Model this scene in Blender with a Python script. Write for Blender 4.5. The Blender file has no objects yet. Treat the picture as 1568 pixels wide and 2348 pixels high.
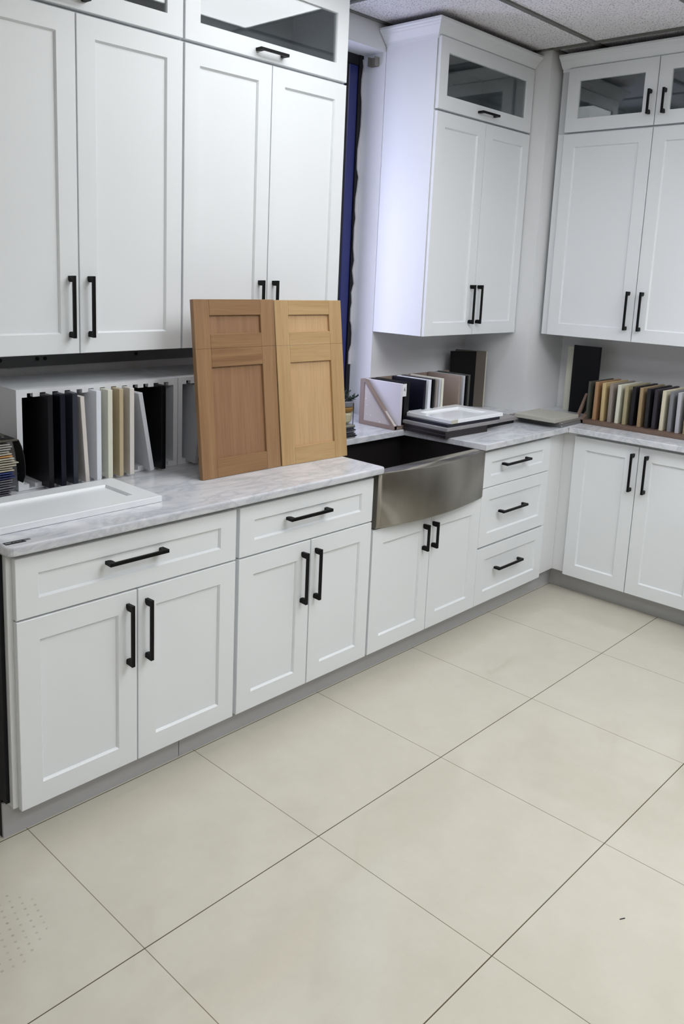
import bpy, bmesh, math, random
from mathutils import Matrix, Vector
random.seed(7)
SC = bpy.context.scene
COL = SC.collection
PI = math.pi

# ------------------------------------------------------------------ camera
def rotm(rx, ry, rz):
    return (Matrix.Rotation(rz, 3, 'Z') @ Matrix.Rotation(ry, 3, 'Y') @ Matrix.Rotation(rx, 3, 'X'))
F, CX, CY = 1917.884, 755.707, 971.639
cam_d = bpy.data.cameras.new('camera')
cam = bpy.data.objects.new('camera', cam_d)
COL.objects.link(cam)
cam_d.sensor_fit = 'HORIZONTAL'
cam_d.sensor_width = 36.0
cam_d.lens = F * 36.0 / 1568.0
cam_d.shift_x = (784.0 - CX) / 1568.0
cam_d.shift_y = (CY - 1174.0) / 1568.0
cam_d.clip_start = 0.02
M3 = rotm(1.3873224, 0, -0.8097918) @ Matrix.Rotation(0.0409274, 3, 'Z')
cam.matrix_world = Matrix.Translation((-0.16084, -2.09106, 1.677975)) @ M3.to_4x4()
SC.camera = cam

# ------------------------------------------------------------------ world, exposure
w = bpy.data.worlds.new('sky')
SC.world = w
w.use_nodes = True
bg = w.node_tree.nodes['Background']
bg.inputs[0].default_value = (0.55, 0.62, 1.0, 1)
bg.inputs[1].default_value = 1.2
SC.view_settings.view_transform = 'Standard'
SC.view_settings.look = 'None'
SC.view_settings.gamma = 1.0
SC.view_settings.use_curve_mapping = False
SC.view_settings.exposure = 0.68

# daylight through the window beside the sink
ld = bpy.data.lights.new('window_daylight', 'AREA')
ld.shape = 'RECTANGLE'; ld.size = 1.0; ld.size_y = 1.6
ld.energy = 22; ld.color = (0.88, 0.79, 1.0)
lo = bpy.data.objects.new('window_daylight', ld); COL.objects.link(lo)
lo.location = (1.85, 1.80, 1.55)
lo.rotation_euler = Vector((0.8, -0.65, -0.08)).to_track_quat('-Z', 'Y').to_euler()

LAMP_COL = (0.965, 0.985, 1.0)
LAMP_STRENGTH = 6.6
CEIL = 2.868

# ------------------------------------------------------------------ materials
def lin(c):
    r = []
    for v in c:
        v = v / 255.0
        r.append(v / 12.92 if v <= 0.04045 else ((v + 0.055) / 1.055) ** 2.4)
    return (r[0], r[1], r[2], 1)
MATS = {}
def mat(name, rgb, rough=0.5, metal=0.0, spec=0.5, bump=None, coat=0.0, var=None):
    if name in MATS: return MATS[name]
    m = bpy.data.materials.new(name); m.use_nodes = True
    nt = m.node_tree; b = nt.nodes['Principled BSDF']
    b.inputs['Base Color'].default_value = lin(rgb)
    b.inputs['Roughness'].default_value = rough
    b.inputs['Metallic'].default_value = metal
    b.inputs['Specular IOR Level'].default_value = spec
    b.inputs['Coat Weight'].default_value = coat
    tc = nt.nodes.new('ShaderNodeTexCoord')
    if var:
        n = nt.nodes.new('ShaderNodeTexNoise'); n.inputs['Scale'].default_value = var[0]; n.inputs['Detail'].default_value = 4
        nt.links.new(tc.outputs['Object'], n.inputs['Vector'])
        mx = nt.nodes.new('ShaderNodeMix'); mx.data_type = 'RGBA'
        mx.inputs[6].default_value = lin(rgb)
        mx.inputs[7].default_value = lin(tuple(max(0, c - var[1]) for c in rgb))
        nt.links.new(n.outputs['Fac'], mx.inputs[0])
        nt.links.new(mx.outputs[2], b.inputs['Base Color'])
    if bump:
        n = nt.nodes.new('ShaderNodeTexNoise'); n.inputs['Scale'].default_value = bump[0]; n.inputs['Detail'].default_value = 3
        nt.links.new(tc.outputs['Object'], n.inputs['Vector'])
        bp = nt.nodes.new('ShaderNodeBump'); bp.inputs['Strength'].default_value = bump[1]; bp.inputs['Distance'].default_value = 0.002
        nt.links.new(n.outputs['Fac'], bp.inputs['Height']); nt.links.new(bp.outputs['Normal'], b.inputs['Normal'])
    MATS[name] = m
    return m

def ramp(nt, stops):
    r = nt.nodes.new('ShaderNodeValToRGB')
    e = r.color_ramp.elements
    e[0].position, e[0].color = stops[0][0], stops[0][1]
    e[1].position, e[1].color = stops[1][0], stops[1][1]
    for p, c in stops[2:]:
        x = e.new(p); x.color = c
    return r
def math_n(nt, op, a, b=None):
    n = nt.nodes.new('ShaderNodeMath'); n.operation = op
    for i, v in enumerate((a, b)):
        if v is None: continue
        if isinstance(v, (int, float)): n.inputs[i].default_value = v
        else: nt.links.new(v, n.inputs[i])
    return n.outputs[0]

def wood(name, light, dark, axis, scale=1.0, rough=0.42):
    m = bpy.data.materials.new(name); m.use_nodes = True
    nt = m.node_tree; b = nt.nodes['Principled BSDF']
    tc = nt.nodes.new('ShaderNodeTexCoord'); mp = nt.nodes.new('ShaderNodeMapping')
    s = [38 * scale, 38 * scale, 38 * scale]; s['xyz'.index(axis)] = 1.6 * scale
    mp.inputs['Scale'].default_value = s
    nt.links.new(tc.outputs['Object'], mp.inputs['Vector'])
    n = nt.nodes.new('ShaderNodeTexNoise'); n.inputs['Scale'].default_value = 1.0; n.inputs['Detail'].default_value = 6; n.inputs['Distortion'].default_value = 0.6
    nt.links.new(mp.outputs[0], n.inputs['Vector'])
    r = ramp(nt, [(0.30, lin(dark)), (0.72, lin(light))])
    nt.links.new(n.outputs['Fac'], r.inputs[0])
    mp2 = nt.nodes.new('ShaderNodeMapping'); s2 = [260, 260, 260]; s2['xyz'.index(axis)] = 7
    mp2.inputs['Scale'].default_value = s2; nt.links.new(tc.outputs['Object'], mp2.inputs['Vector'])
    n2 = nt.nodes.new('ShaderNodeTexNoise'); n2.inputs['Scale'].default_value = 1.0; n2.inputs['Detail'].default_value = 2
    nt.links.new(mp2.outputs[0], n2.inputs['Vector'])
    r2 = ramp(nt, [(0.34, (0.80, 0.76, 0.72, 1)), (0.52, (1, 1, 1, 1))])
    nt.links.new(n2.outputs['Fac'], r2.inputs[0])
    mx = nt.nodes.new('ShaderNodeMix'); mx.data_type = 'RGBA'; mx.blend_type = 'MULTIPLY'; mx.inputs[0].default_value = 0.55
    nt.links.new(r.outputs[0], mx.inputs[6]); nt.links.new(r2.outputs[0], mx.inputs[7])
    nt.links.new(mx.outputs[2], b.inputs['Base Color'])
    b.inputs['Roughness'].default_value = rough
    bp = nt.nodes.new('ShaderNodeBump'); bp.inputs['Strength'].default_value = 0.12; bp.inputs['Distance'].default_value = 0.001
    nt.links.new(n2.outputs['Fac'], bp.inputs['Height']); nt.links.new(bp.outputs['Normal'], b.inputs['Normal'])
    return m

WHITE = mat('white_cabinet_paint', (234, 237, 240), 0.34, spec=0.45)
BODY = mat('white_cabinet_box', (228, 229, 231), 0.45)
INTERIOR = mat('cabinet_interior', (205, 208, 212), 0.5)
WALL = mat('painted_wall', (236, 237, 239), 0.75, var=(3.0, 8), bump=(60, 0.15))
DARKWALL = mat('showroom_far_wall', (225, 220, 214), 0.8)
BLACK = mat('matte_black_metal', (5, 5, 6), 0.5, spec=0.2)
ENDP = mat('dark_end_panel', (14, 15, 19), 0.5, spec=0.25)
TOE = mat('toe_kick_board', (196, 196, 198), 0.5, var=(2.0, 14))
RAIL = mat('grey_steel_rail', (112, 114, 116), 0.5, metal=0.3)
SCREW = mat('dark_screw', (30, 30, 32), 0.5, metal=0.5)
MELA = mat('white_melamine', (222, 224, 228), 0.4)
RECESS = mat('slot_edge', (150, 118, 70), 0.7)
BROWN = mat('taupe_rack_board', (142, 124, 114), 0.5)
BROWNR = mat('brown_rack_board', (108, 88, 76), 0.55)
GRID = mat('ceiling_grid_metal', (124, 124, 120), 0.5, var=(14, 25))
TRIMB = mat('blue_window_frame', (43, 51, 112), 0.3, spec=0.6, var=(5, 14))
RUB = mat('black_window_gasket', (10, 10, 14), 0.4)
CAULK = mat('torn_caulk', (205, 203, 205), 0.8)

def floor_mat():
    m = bpy.data.materials.new('polished_cream_tile'); m.use_nodes = True
    nt = m.node_tree; b = nt.nodes['Principled BSDF']
    tc = nt.nodes.new('ShaderNodeTexCoord'); sx = nt.nodes.new('ShaderNodeSeparateXYZ')
    nt.links.new(tc.outputs['Object'], sx.inputs[0])
    T = 0.61285
    def line(sock, off, half):
        a = math_n(nt, 'SUBTRACT', sock, off)
        a = math_n(nt, 'DIVIDE', a, T)
        a = math_n(nt, 'ADD', a, 0.5)
        a = math_n(nt, 'FRACT', a)
        a = math_n(nt, 'SUBTRACT', a, 0.5)
        a = math_n(nt, 'ABSOLUTE', a)
        return math_n(nt, 'LESS_THAN', a, half / T)
    lx = line(sx.outputs[0], 0.8640, 0.0012)
    ly = line(sx.outputs[1], 0.0579, 0.0016)
    n = nt.nodes.new('ShaderNodeTexNoise'); n.inputs['Scale'].default_value = 7; n.inputs['Detail'].default_value = 8; n.inputs['Roughness'].default_value = 0.7
    nt.links.new(tc.outputs['Object'], n.inputs['Vector'])
    r = ramp(nt, [(0.25, lin((198, 194, 179))), (0.75, lin((207, 203, 189)))])
    nt.links.new(n.outputs['Fac'], r.inputs[0])
    # dusty print left by a dotted mat near the left end
    def dots():
        u = math_n(nt, 'ADD', math_n(nt, 'MULTIPLY', sx.outputs[0], 0.17), math_n(nt, 'MULTIPLY', sx.outputs[1], 0.985))
        v = math_n(nt, 'SUBTRACT', math_n(nt, 'MULTIPLY', sx.outputs[0], 0.985), math_n(nt, 'MULTIPLY', sx.outputs[1], 0.17))
        def cell(s, p, sh=0):
            a = math_n(nt, 'FRACT', math_n(nt, 'ADD', math_n(nt, 'DIVIDE', s, p), 40.0 + sh))
            return math_n(nt, 'ABSOLUTE', math_n(nt, 'SUBTRACT', a, 0.5))
        a = cell(u, 0.024); c = cell(v, 0.026)
        d = math_n(nt, 'SQRT', math_n(nt, 'ADD', math_n(nt, 'MULTIPLY', a, a), math_n(nt, 'MULTIPLY', c, c)))
        k = math_n(nt, 'LESS_THAN', d, 0.15)
        ex = math_n(nt, 'DIVIDE', math_n(nt, 'SUBTRACT', sx.outputs[0], 0.58), 0.17)
        ey = math_n(nt, 'DIVIDE', math_n(nt, 'SUBTRACT', sx.outputs[1], -0.25), 0.15)
        e = math_n(nt, 'ADD', math_n(nt, 'MULTIPLY', ex, ex), math_n(nt, 'MULTIPLY', ey, ey))
        k2 = math_n(nt, 'LESS_THAN', e, 1.0)
        n2 = nt.nodes.new('ShaderNodeTexNoise'); n2.inputs['Scale'].default_value = 30
        nt.links.new(tc.outputs['Object'], n2.inputs['Vector'])
        return math_n(nt, 'MULTIPLY', math_n(nt, 'MULTIPLY', k, k2), math_n(nt, 'MULTIPLY', n2.outputs['Fac'], 0.6))
    m0 = nt.nodes.new('ShaderNodeMix'); m0.data_type = 'RGBA'; m0.inputs[7].default_value = lin((120, 118, 108))
    nt.links.new(dots(), m0.inputs[0]); nt.links.new(r.outputs[0], m0.inputs[6])
    m1 = nt.nodes.new('ShaderNodeMix'); m1.data_type = 'RGBA'; m1.inputs[7].default_value = lin((128, 122, 104))
    nt.links.new(lx, m1.inputs[0]); nt.links.new(m0.outputs[2], m1.inputs[6])
    m2 = nt.nodes.new('ShaderNodeMix'); m2.data_type = 'RGBA'; m2.inputs[7].default_value = lin((88, 80, 62))
    nt.links.new(ly, m2.inputs[0]); nt.links.new(m1.outputs[2], m2.inputs[6])
    nt.links.new(m2.outputs[2], b.inputs['Base Color'])
    b.inputs['Roughness'].default_value = 0.045
    b.inputs['Specular IOR Level'].default_value = 0.5
    return m

def ceil_mat():
    m = bpy.data.materials.new('speckled_ceiling_tile'); m.use_nodes = True
    nt = m.node_tree; b = nt.nodes['Principled BSDF']
    tc = nt.nodes.new('ShaderNodeTexCoord')
    n = nt.nodes.new('ShaderNodeTexNoise'); n.inputs['Scale'].default_value = 130; n.inputs['Detail'].default_value = 3; n.inputs['Roughness'].default_value = 0.6
    nt.links.new(tc.outputs['Object'], n.inputs['Vector'])
    r = ramp(nt, [(0.36, lin((140, 138, 140))), (0.45, lin((243, 240, 243)))])
    nt.links.new(n.outputs['Fac'], r.inputs[0]); nt.links.new(r.outputs[0], b.inputs['Base Color'])
    b.inputs['Roughness'].default_value = 0.95
    return m

def marble_mat():
    m = bpy.data.materials.new('white_veined_marble'); m.use_nodes = True
    nt = m.node_tree; b = nt.nodes['Principled BSDF']
    tc = nt.nodes.new('ShaderNodeTexCoord'); mp = nt.nodes.new('ShaderNodeMapping')
    mp.inputs['Rotation'].default_value = (0.2, 0.1, 0.5); mp.inputs['Scale'].default_value = (1.0, 2.2, 1.6)
    nt.links.new(tc.outputs['Object'], mp.inputs['Vector'])
    n = nt.nodes.new('ShaderNodeTexNoise'); n.inputs['Scale'].default_value = 3.2; n.inputs['Detail'].default_value = 9; n.inputs['Roughness'].default_value = 0.62; n.inputs['Distortion'].default_value = 1.4
    nt.links.new(mp.outputs[0], n.inputs['Vector'])
    a = math_n(nt, 'ABSOLUTE', math_n(nt, 'SUBTRACT', n.outputs['Fac'], 0.5))
    r = ramp(nt, [(0.0, lin((196, 199, 206))), (0.04, lin((212, 214, 219)))]); 
    x = r.color_ramp.elements.new(0.13); x.color = lin((222, 223, 227))
    nt.links.new(a, r.inputs[0])
    n3 = nt.nodes.new('ShaderNodeTexNoise'); n3.inputs['Scale'].default_value = 14; n3.inputs['Detail'].default_value = 6
    nt.links.new(mp.outputs[0], n3.inputs['Vector'])
    r3 = ramp(nt, [(0.35, (0.88, 0.89, 0.91, 1)), (0.6, (1, 1, 1, 1))]); nt.links.new(n3.outputs['Fac'], r3.inputs[0])
    mx = nt.nodes.new('ShaderNodeMix'); mx.data_type = 'RGBA'; mx.blend_type = 'MULTIPLY'; mx.inputs[0].default_value = 0.7
    nt.links.new(r.outputs[0], mx.inputs[6]); nt.links.new(r3.outputs[0], mx.inputs[7])
    nt.links.new(mx.outputs[2], b.inputs['Base Color'])
    b.inputs['Roughness'].default_value = 0.12
    return m

def steel_mat():
    m = bpy.data.materials.new('brushed_stainless_steel'); m.use_nodes = True
    nt = m.node_tree; b = nt.nodes['Principled BSDF']
    tc = nt.nodes.new('ShaderNodeTexCoord'); mp = nt.nodes.new('ShaderNodeMapping')
    mp.inputs['Scale'].default_value = (9, 9, 3)
    nt.links.new(tc.outputs['Object'], mp.inputs['Vector'])
    n = nt.nodes.new('ShaderNodeTexNoise'); n.inputs['Scale'].default_value = 1; n.inputs['Detail'].default_value = 5
    nt.links.new(mp.outputs[0], n.inputs['Vector'])
    r = ramp(nt, [(0.3, lin((152, 147, 138))), (0.7, lin((168, 164, 156)))]); nt.links.new(n.outputs['Fac'], r.inputs[0])
    nt.links.new(r.outputs[0], b.inputs['Base Color'])
    r2 = ramp(nt, [(0.3, (0.34, 0.34, 0.34, 1)), (0.7, (0.38, 0.38, 0.38, 1))]); nt.links.new(n.outputs['Fac'], r2.inputs[0])
    nt.links.new(r2.outputs[0], b.inputs['Roughness'])
    b.inputs['Metallic'].default_value = 1.0
    b.inputs['Anisotropic'].default_value = 0.99
    tn = nt.nodes.new('ShaderNodeTangent'); tn.direction_type = 'RADIAL'; tn.axis = 'Z'
    nt.links.new(tn.outputs[0], b.inputs['Tangent']); b.inputs['Anisotropic Rotation'].default_value = 0.25
    return m

def glass_mat(name, tint=(0.93, 0.96, 0.96)):
    m = bpy.data.materials.new(name); m.use_nodes = True
    nt = m.node_tree
    for n in list(nt.nodes): nt.nodes.remove(n)
    o = nt.nodes.new('ShaderNodeOutputMaterial'); g = nt.nodes.new('ShaderNodeBsdfGlossy'); t = nt.nodes.new('ShaderNodeBsdfTransparent')
    g.inputs['Roughness'].default_value = 0.01; g.inputs['Color'].default_value = (1, 1, 1, 1)
    t.inputs['Color'].default_value = (*tint, 1)
    lw = nt.nodes.new('ShaderNodeLayerWeight'); lw.inputs['Blend'].default_value = 0.5
    p5 = math_n(nt, 'POWER', lw.outputs['Facing'], 4.0); fo = math_n(nt, 'ADD', math_n(nt, 'MULTIPLY', p5, 0.9), 0.085)
    mx = nt.nodes.new('ShaderNodeMixShader')
    nt.links.new(fo, mx.inputs[0]); nt.links.new(t.outputs[0], mx.inputs[1]); nt.links.new(g.outputs[0], mx.inputs[2])
    nt.links.new(mx.outputs[0], o.inputs[0])
    return m

def emit_mat(name, col, s):
    m = bpy.data.materials.new(name); m.use_nodes = True
    b = m.node_tree.nodes['Principled BSDF']
    b.inputs['Base Color'].default_value = (0.8, 0.8, 0.8, 1)
    b.inputs['Emission Color'].default_value = (*col, 1); b.inputs['Emission Strength'].default_value = s
    return m

FLOOR = floor_mat(); CEILM = ceil_mat(); MARBLE = marble_mat(); STEEL = steel_mat()
GLASS = glass_mat('door_glass', (0.78, 0.81, 0.82)); WGLASS = glass_mat('window_glass')
LAMP = emit_mat('troffer_diffuser', LAMP_COL, LAMP_STRENGTH); LAMPA = emit_mat('troffer_diffuser_dim', LAMP_COL, LAMP_STRENGTH * .55)

# ------------------------------------------------------------------ mesh helpers
class MB:
    def __init__(self): self.bm = bmesh.new()
    def box(self, x0, x1, y0, y1, z0, z1, bev=0.0, seg=1):
        bm = self.bm
        t = bmesh.new() if bev else bm
        vs = [t.verts.new((x, y, z)) for x in (x0, x1) for y in (y0, y1) for z in (z0, z1)]
        for f in ((0, 1, 3, 2), (4, 6, 7, 5), (0, 4, 5, 1), (2, 3, 7, 6), (0, 2, 6, 4), (1, 5, 7, 3)):
            t.faces.new([vs[i] for i in f])
        if bev:
            bmesh.ops.bevel(t, geom=list(t.edges), offset=bev, segments=seg, profile=0.5, affect='EDGES')
            me = bpy.data.meshes.new('tmp'); t.to_mesh(me); t.free(); bm.from_mesh(me); bpy.data.meshes.remove(me)
        return self
    def prism(self, pts, a0, a1, axis='z', bev=0.0, seg=2, only_top=False):
        """extrude a polygon; pts are the two other coordinates in order"""
        t = bmesh.new()
        def P(p, a):
            if axis == 'z': return (p[0], p[1], a)
            if axis == 'y': return (p[0], a, p[1])
            return (a, p[0], p[1])
        lo = [t.verts.new(P(p, a0)) for p in pts]; hi = [t.verts.new(P(p, a1)) for p in pts]
        n = len(pts)
        t.faces.new(lo[::-1]); t.faces.new(hi)
        for i in range(n): t.faces.new((lo[i], lo[(i + 1) % n], hi[(i + 1) % n], hi[i]))
        bmesh.ops.recalc_face_normals(t, faces=list(t.faces))
        if bev:
            ed = [e for e in t.edges if abs(e.verts[0].co[2] - e.verts[1].co[2]) < 1e-6] if only_top else list(t.edges)
            bmesh.ops.bevel(t, geom=ed, offset=bev, segments=seg, profile=0.5, affect='EDGES')
        me = bpy.data.meshes.new('tmp'); t.to_mesh(me); t.free(); self.bm.from_mesh(me); bpy.data.meshes.remove(me)
        return self
    def shaker(self, x0, x1, z0, z1, rail=0.066, railz=None, th=0.019, rec=0.009, y=0.0, hollow=False):
        railz = railz or rail
        bm = self.bm
        def ring(ix, iz, yy): return [bm.verts.new(p) for p in ((x0 + ix, yy, z0 + iz), (x1 - ix, yy, z0 + iz), (x1 - ix, yy, z1 - iz), (x0 + ix, yy, z1 - iz))]
        if hollow:
            specs = [(0, 0, y + th), (0, 0, y + .0015), (.0015, .0015, y), (rail, railz, y), (rail + .002, railz + .002, y + .006), (rail + .002, railz + .002, y + th), (0, 0, y + th)]
        else:
            specs = [(0, 0, y + th), (0, 0, y + .0015), (.0015, .0015, y), (rail, railz, y), (rail + .0045, railz + .0045, y + rec * .7), (rail + .0052, railz + .0052, y + rec)]
        rs = [ring(*s) for s in specs]
        for a, b in zip(rs, rs[1:]):
            for i in range(4): bm.faces.new((a[i], a[(i + 1) % 4], b[(i + 1) % 4], b[i]))
        if not hollow:
            bm.faces.new(rs[-1]); bm.faces.new(rs[0][::-1])
        else:
            bmesh.ops.remove_doubles(bm, verts=rs[0] + rs[-1], dist=1e-6)
        return self
    def lathe(self, prof, cx, cy, n=24):
        bm = self.bm; rings = []
        for r, z in prof:
            rings.append([bm.verts.new((cx + r * math.cos(2 * PI * k / n), cy + r * math.sin(2 * PI * k / n), z)) for k in range(n)])
        for a, b in zip(rings, rings[1:]):
            for i in range(n): bm.faces.new((a[i], a[(i + 1) % n], b[(i + 1) % n], b[i]))
        bm.faces.new(rings[0][::-1]); bm.faces.new(rings[-1])
        return self
    def tube(self, pts, r, n=8):
        bm = self.bm; rings = []
        for k, p in enumerate(pts):
            p = Vector(p); d = (Vector(pts[min(k + 1, len(pts) - 1)]) - Vector(pts[max(k - 1, 0)])).normalized()
            a = d.orthogonal().normalized(); b = d.cross(a)
            rr = r[k] if isinstance(r, (list, tuple)) else r
            rings.append([bm.verts.new(p + (a * math.cos(2 * PI * i / n) + b * math.sin(2 * PI * i / n)) * rr) for i in range(n)])
        for A, B in zip(rings, rings[1:]):
            j = min(range(n), key=lambda q: (A[0].co - B[q].co).length)
            for i in range(n): bm.faces.new((A[i], A[(i + 1) % n], B[(i + 1 + j) % n], B[(i + j) % n]))
        bm.faces.new(rings[0][::-1]); bm.faces.new(rings[-1])
        return self
    def build(self, name, m, parent=None, loc=None, rot=None, smooth=False):
        bm = self.bm
        bmesh.ops.recalc_face_normals(bm, faces=list(bm.faces))
        me = bpy.data.meshes.new(name); bm.to_mesh(me); bm.free()
        if m: me.materials.append(m)
        if smooth:
            for p in me.polygons: p.use_smooth = True
        o = bpy.data.objects.new(name, me); COL.objects.link(o)
        if parent: o.parent = parent
        if loc: o.location = loc
        if rot: o.rotation_euler = rot
        return o
def B(*a, **k): return MB().box(*a, **k)
def thing(name, label, cat, loc=(0, 0, 0), rz=0.0, group=None, rot=None):
    o = bpy.data.objects.new(name, None); COL.objects.link(o); o.empty_display_size = 0.1
    o.location = loc; o.rotation_euler = rot or (0, 0, rz); o['label'] = label; o['category'] = cat
    if group: o['group'] = group
    return o
def tag(o, label, cat, group=None, kind=None):
    if label: o['label'] = label
    if cat: o['category'] = cat
    if group: o['group'] = group
    if kind: o['kind'] = kind
    return o
def struct(name, mb, m, label=None):
    o = mb.build(name, m); o['kind'] = 'structure'
    if label: o['label'] = label
    return o

# ------------------------------------------------------------------ room shell
XL, XR, YF, YB = -3.2, 4.41, -5.2, 0.80
fl = struct('floor', B(XL - .2, XR + .2, YF - .2, 1.12, -0.1, 0.0), FLOOR, 'polished cream square floor tiles with thin dark joints')
ce = struct('ceiling', B(XL - .2, XR + .2, YF - .2, 1.12, CEIL, CEIL + .1), CEILM, 'white speckled suspended ceiling tiles')
WX0, WX1, WZ0, WZ1 = 2.42, 3.172, 0.884, 2.742
wb = MB()
wb.box(XL - .2, WX0, YB, 1.12, 0, CEIL); wb.box(WX1, XR + .2, YB, 1.12, 0, CEIL)
wb.box(WX0, WX1, YB, 1.12, 0, WZ0); wb.box(WX0, WX1, YB, 1.12, WZ1, CEIL)
struct('wall_back', wb, WALL, 'light painted wall behind the sink run with a window recess')
struct('wall_right', B(XR, XR + .2, YF, 1.12, 0, CEIL), WALL, 'light painted wall behind the right cabinet run')
struct('wall_corner', B(4.02, XR, 0.372, YB, 0, CEIL), WALL, 'boxed out wall column in the corner between the two cabinet runs')
struct('wall_left', B(XL - .2, XL, YF, 0.8, 0, CEIL), DARKWALL)
struct('wall_front', B(XL - .2, XR + .2, YF - .2, YF, 0, CEIL), mat('umber_wall', (70, 58, 48), .8))
# ceiling grid
g = MB()
for k in range(7):
    x = 4.015 - 1.22 * k
    g.box(x - .012, x + .012, YF, 0.78 if k else 0.37, CEIL - .008, CEIL + .002)
for k in range(10):
    y = 0.134 - 0.61 * k
    g.box(XL, XR, y - .012, y + .012, CEIL - .0085, CEIL + .0015)
struct('trim_1', g, GRID, 'grey metal ceiling grid bars')
g = MB()
g.box(2.4, 3.9, .778, .80, CEIL - .006, CEIL)
g.box(4.0, 4.02, .36, .80, CEIL - .006, CEIL); g.box(4.0, XR, .35, .372, CEIL - .006, CEIL)
struct('trim_2', g, GRID, 'grey metal angle where wall meets ceiling')

# window in the recess
wf = MB()
wf.box(3.078, 3.142, .955, 1.05, WZ0 + .03, WZ1 - .05, bev=.003)
wf.box(2.990, 3.054, .960, 1.05, WZ0 + .03, WZ1 - .05, bev=.003)
wf.box(WX0 + .01, WX0 + .07, .955, 1.05, WZ0 + .03, WZ1 - .05, bev=.003)
wf.box(WX0 + .01, 3.15, .96, 1.05, WZ1 - .11, WZ1 - .05, bev=.003)
wf.box(WX0 + .01, 3.15, .96, 1.05, WZ0 + .03, WZ0 + .09, bev=.003)
win = wf.build('window_1', TRIMB); win['kind'] = 'structure'; win['label'] = 'narrow blue framed window beside the left wall cabinets'
gk = MB()
gk.box(3.054, 3.078, .9585, 1.05, WZ0 + .03, WZ1 - .05); gk.box(3.142, 3.172, .948, 1.05, WZ0 + .03, WZ1)
gk.box(WX0, 3.172, .950, 1.05, WZ1 - .05, WZ1 - .002)
gk.build('window_gasket', RUB, win)
B(WX0 + .07, 3.0, 1.0, 1.006, WZ0 + .09, WZ1 - .11).build('window_pane', WGLASS, win)
# ragged caulk bead down the jamb
random.seed(3)
ck = MB(); z = WZ1 - .02; pts = []
while z > 1.15:
    h = random.uniform(.02, .07); wd = random.choice([.003, .005, .009, .013, .004]) if random.random() < .8 else .020
    pts.append((z, wd)); z -= h
bm = ck.bm; prev = None
for z, wd in pts:
    cur = [bm.verts.new((3.1705, .9475, z)), bm.verts.new((3.1705 - wd, .9475 - .001, z)), bm.verts.new((3.1705 - wd, .9400, z)), bm.verts.new((3.1705, .9400, z))]
    if prev:
        for i in range(4): bm.faces.new((prev[i], prev[(i + 1) % 4], cur[(i + 1) % 4], cur[i]))
    else: bm.faces.new(cur)
    prev = cur
bm.faces.new(prev)
ck.build('caulk_bead', CAULK, win)

br = thing('wall_bracket', 'small metal blind bracket screwed high on the window reveal', 'bracket', (3.171, .865, 2.70))
B(-.012, 0, -.024, .024, -.022, .022, bev=.002).build('plate', mat('dull_nickel', (150, 148, 140), .4, metal=.7), br)
for ya in (-.024, .020): B(-.034, -.012, ya, ya + .004, -.022, .022).build('flange', MATS['dull_nickel'], br)

# mounting rail on wall under left uppers
rl = thing('mounting_rail', 'long dark grey perforated metal rail on wall under left upper cabinets', 'rail', (0.3, .797, 1.31))
B(0, 2.1, -.006, .003, -.028, .035).build('strip', RAIL, rl)
for xx in (.55, .86, 1.0, 1.03, 1.42, 1.9):
    mb = MB(); mb.tube([(xx, -.006, 0), (xx, -.010, 0)], .007, 10); mb.build('screw', SCREW, rl)

# ------------------------------------------------------------------ ceiling lights
def troffer(x0, y0, label, lm=None):
    t = thing('ceiling_light', label, 'ceiling light', (x0, y0, CEIL), group='recessed fluorescent ceiling panels')
    mb = MB()
    W, D = 1.20, .59
    mb.box(0, W, 0, .02, -.014, .0); mb.box(0, W, D - .02, D, -.014, 0); mb.box(0, .02, .02, D - .02, -.014, 0); mb.box(W - .02, W, .02, D - .02, -.014, 0)
    mb.build('frame', mat('troffer_frame', (235, 235, 235), .5), t)
    B(.02, W - .02, .02, D - .02, -.010, -.004).build('diffuser', lm or LAMP, t)
    return t
troffer(1.583, -.466, 'glowing ceiling light panel nearest to the left wall cabinets', LAMPA)
troffer(2.803, -2.296, 'unseen ceiling panel added as fill light toward the right wall behind the sink run')  # unseen panels from here on, added to fill the room with light
troffer(1.583, -1.686, 'unseen ceiling panel added as fill light in the middle of the room ceiling')
troffer(-.857, -4.126, 'unseen ceiling panel added as fill light at the far left rear of the room')
troffer(1.583, -4.126, 'unseen ceiling panel added as fill light at the far rear of the room')
troffer(1.583, -2.906, 'unseen ceiling panel added as fill light right behind the camera')
troffer(-.857, -2.906, 'unseen ceiling panel added as fill light left behind the camera')

# ------------------------------------------------------------------ handles, fronts, cabinets
def handle_mesh(L, vertical=True, H=.034, t=.008, wd=.0105, f=.021):
    pr = [(.0015, 0), (0, H - .001), (.001, H), (L - .001, H), (L, H - .001), (L - .0015, 0), (L - f + .007, 0), (L - f + .0015, .004), (L - f, .010), (L - f, H - t), (f, H - t), (f, .010), (f - .0015, .004), (f - .007, 0)]
    mb = MB()
    if vertical: mb.prism([(-h, a - L / 2) for a, h in pr], -wd / 2, wd / 2, axis='x')
    else: mb.prism([(a - L / 2, -h) for a, h in pr], -wd / 2, wd / 2, axis='z')
    return mb
def add_handle(par, x, z, L, vertical, y=0.0):
    return handle_mesh(L, vertical).build('handle', BLACK, par, loc=(x, y, z))

def door(par, x0, x1, z0, z1, h=None, name='door', rail=.066, railz=None, glass=False):
    mb = MB(); mb.shaker(x0, x1, z0, z1, rail, railz, hollow=glass)
    d = mb.build(name, WHITE, par)
    if glass:
        B(x0 + rail - .004, x1 - rail + .004, .008, .012, z0 + (railz or rail) - .004, z1 - (railz or rail) + .004).build('glass_pane', GLASS, d)
    if h: add_handle(d, *h)
    return d

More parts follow.
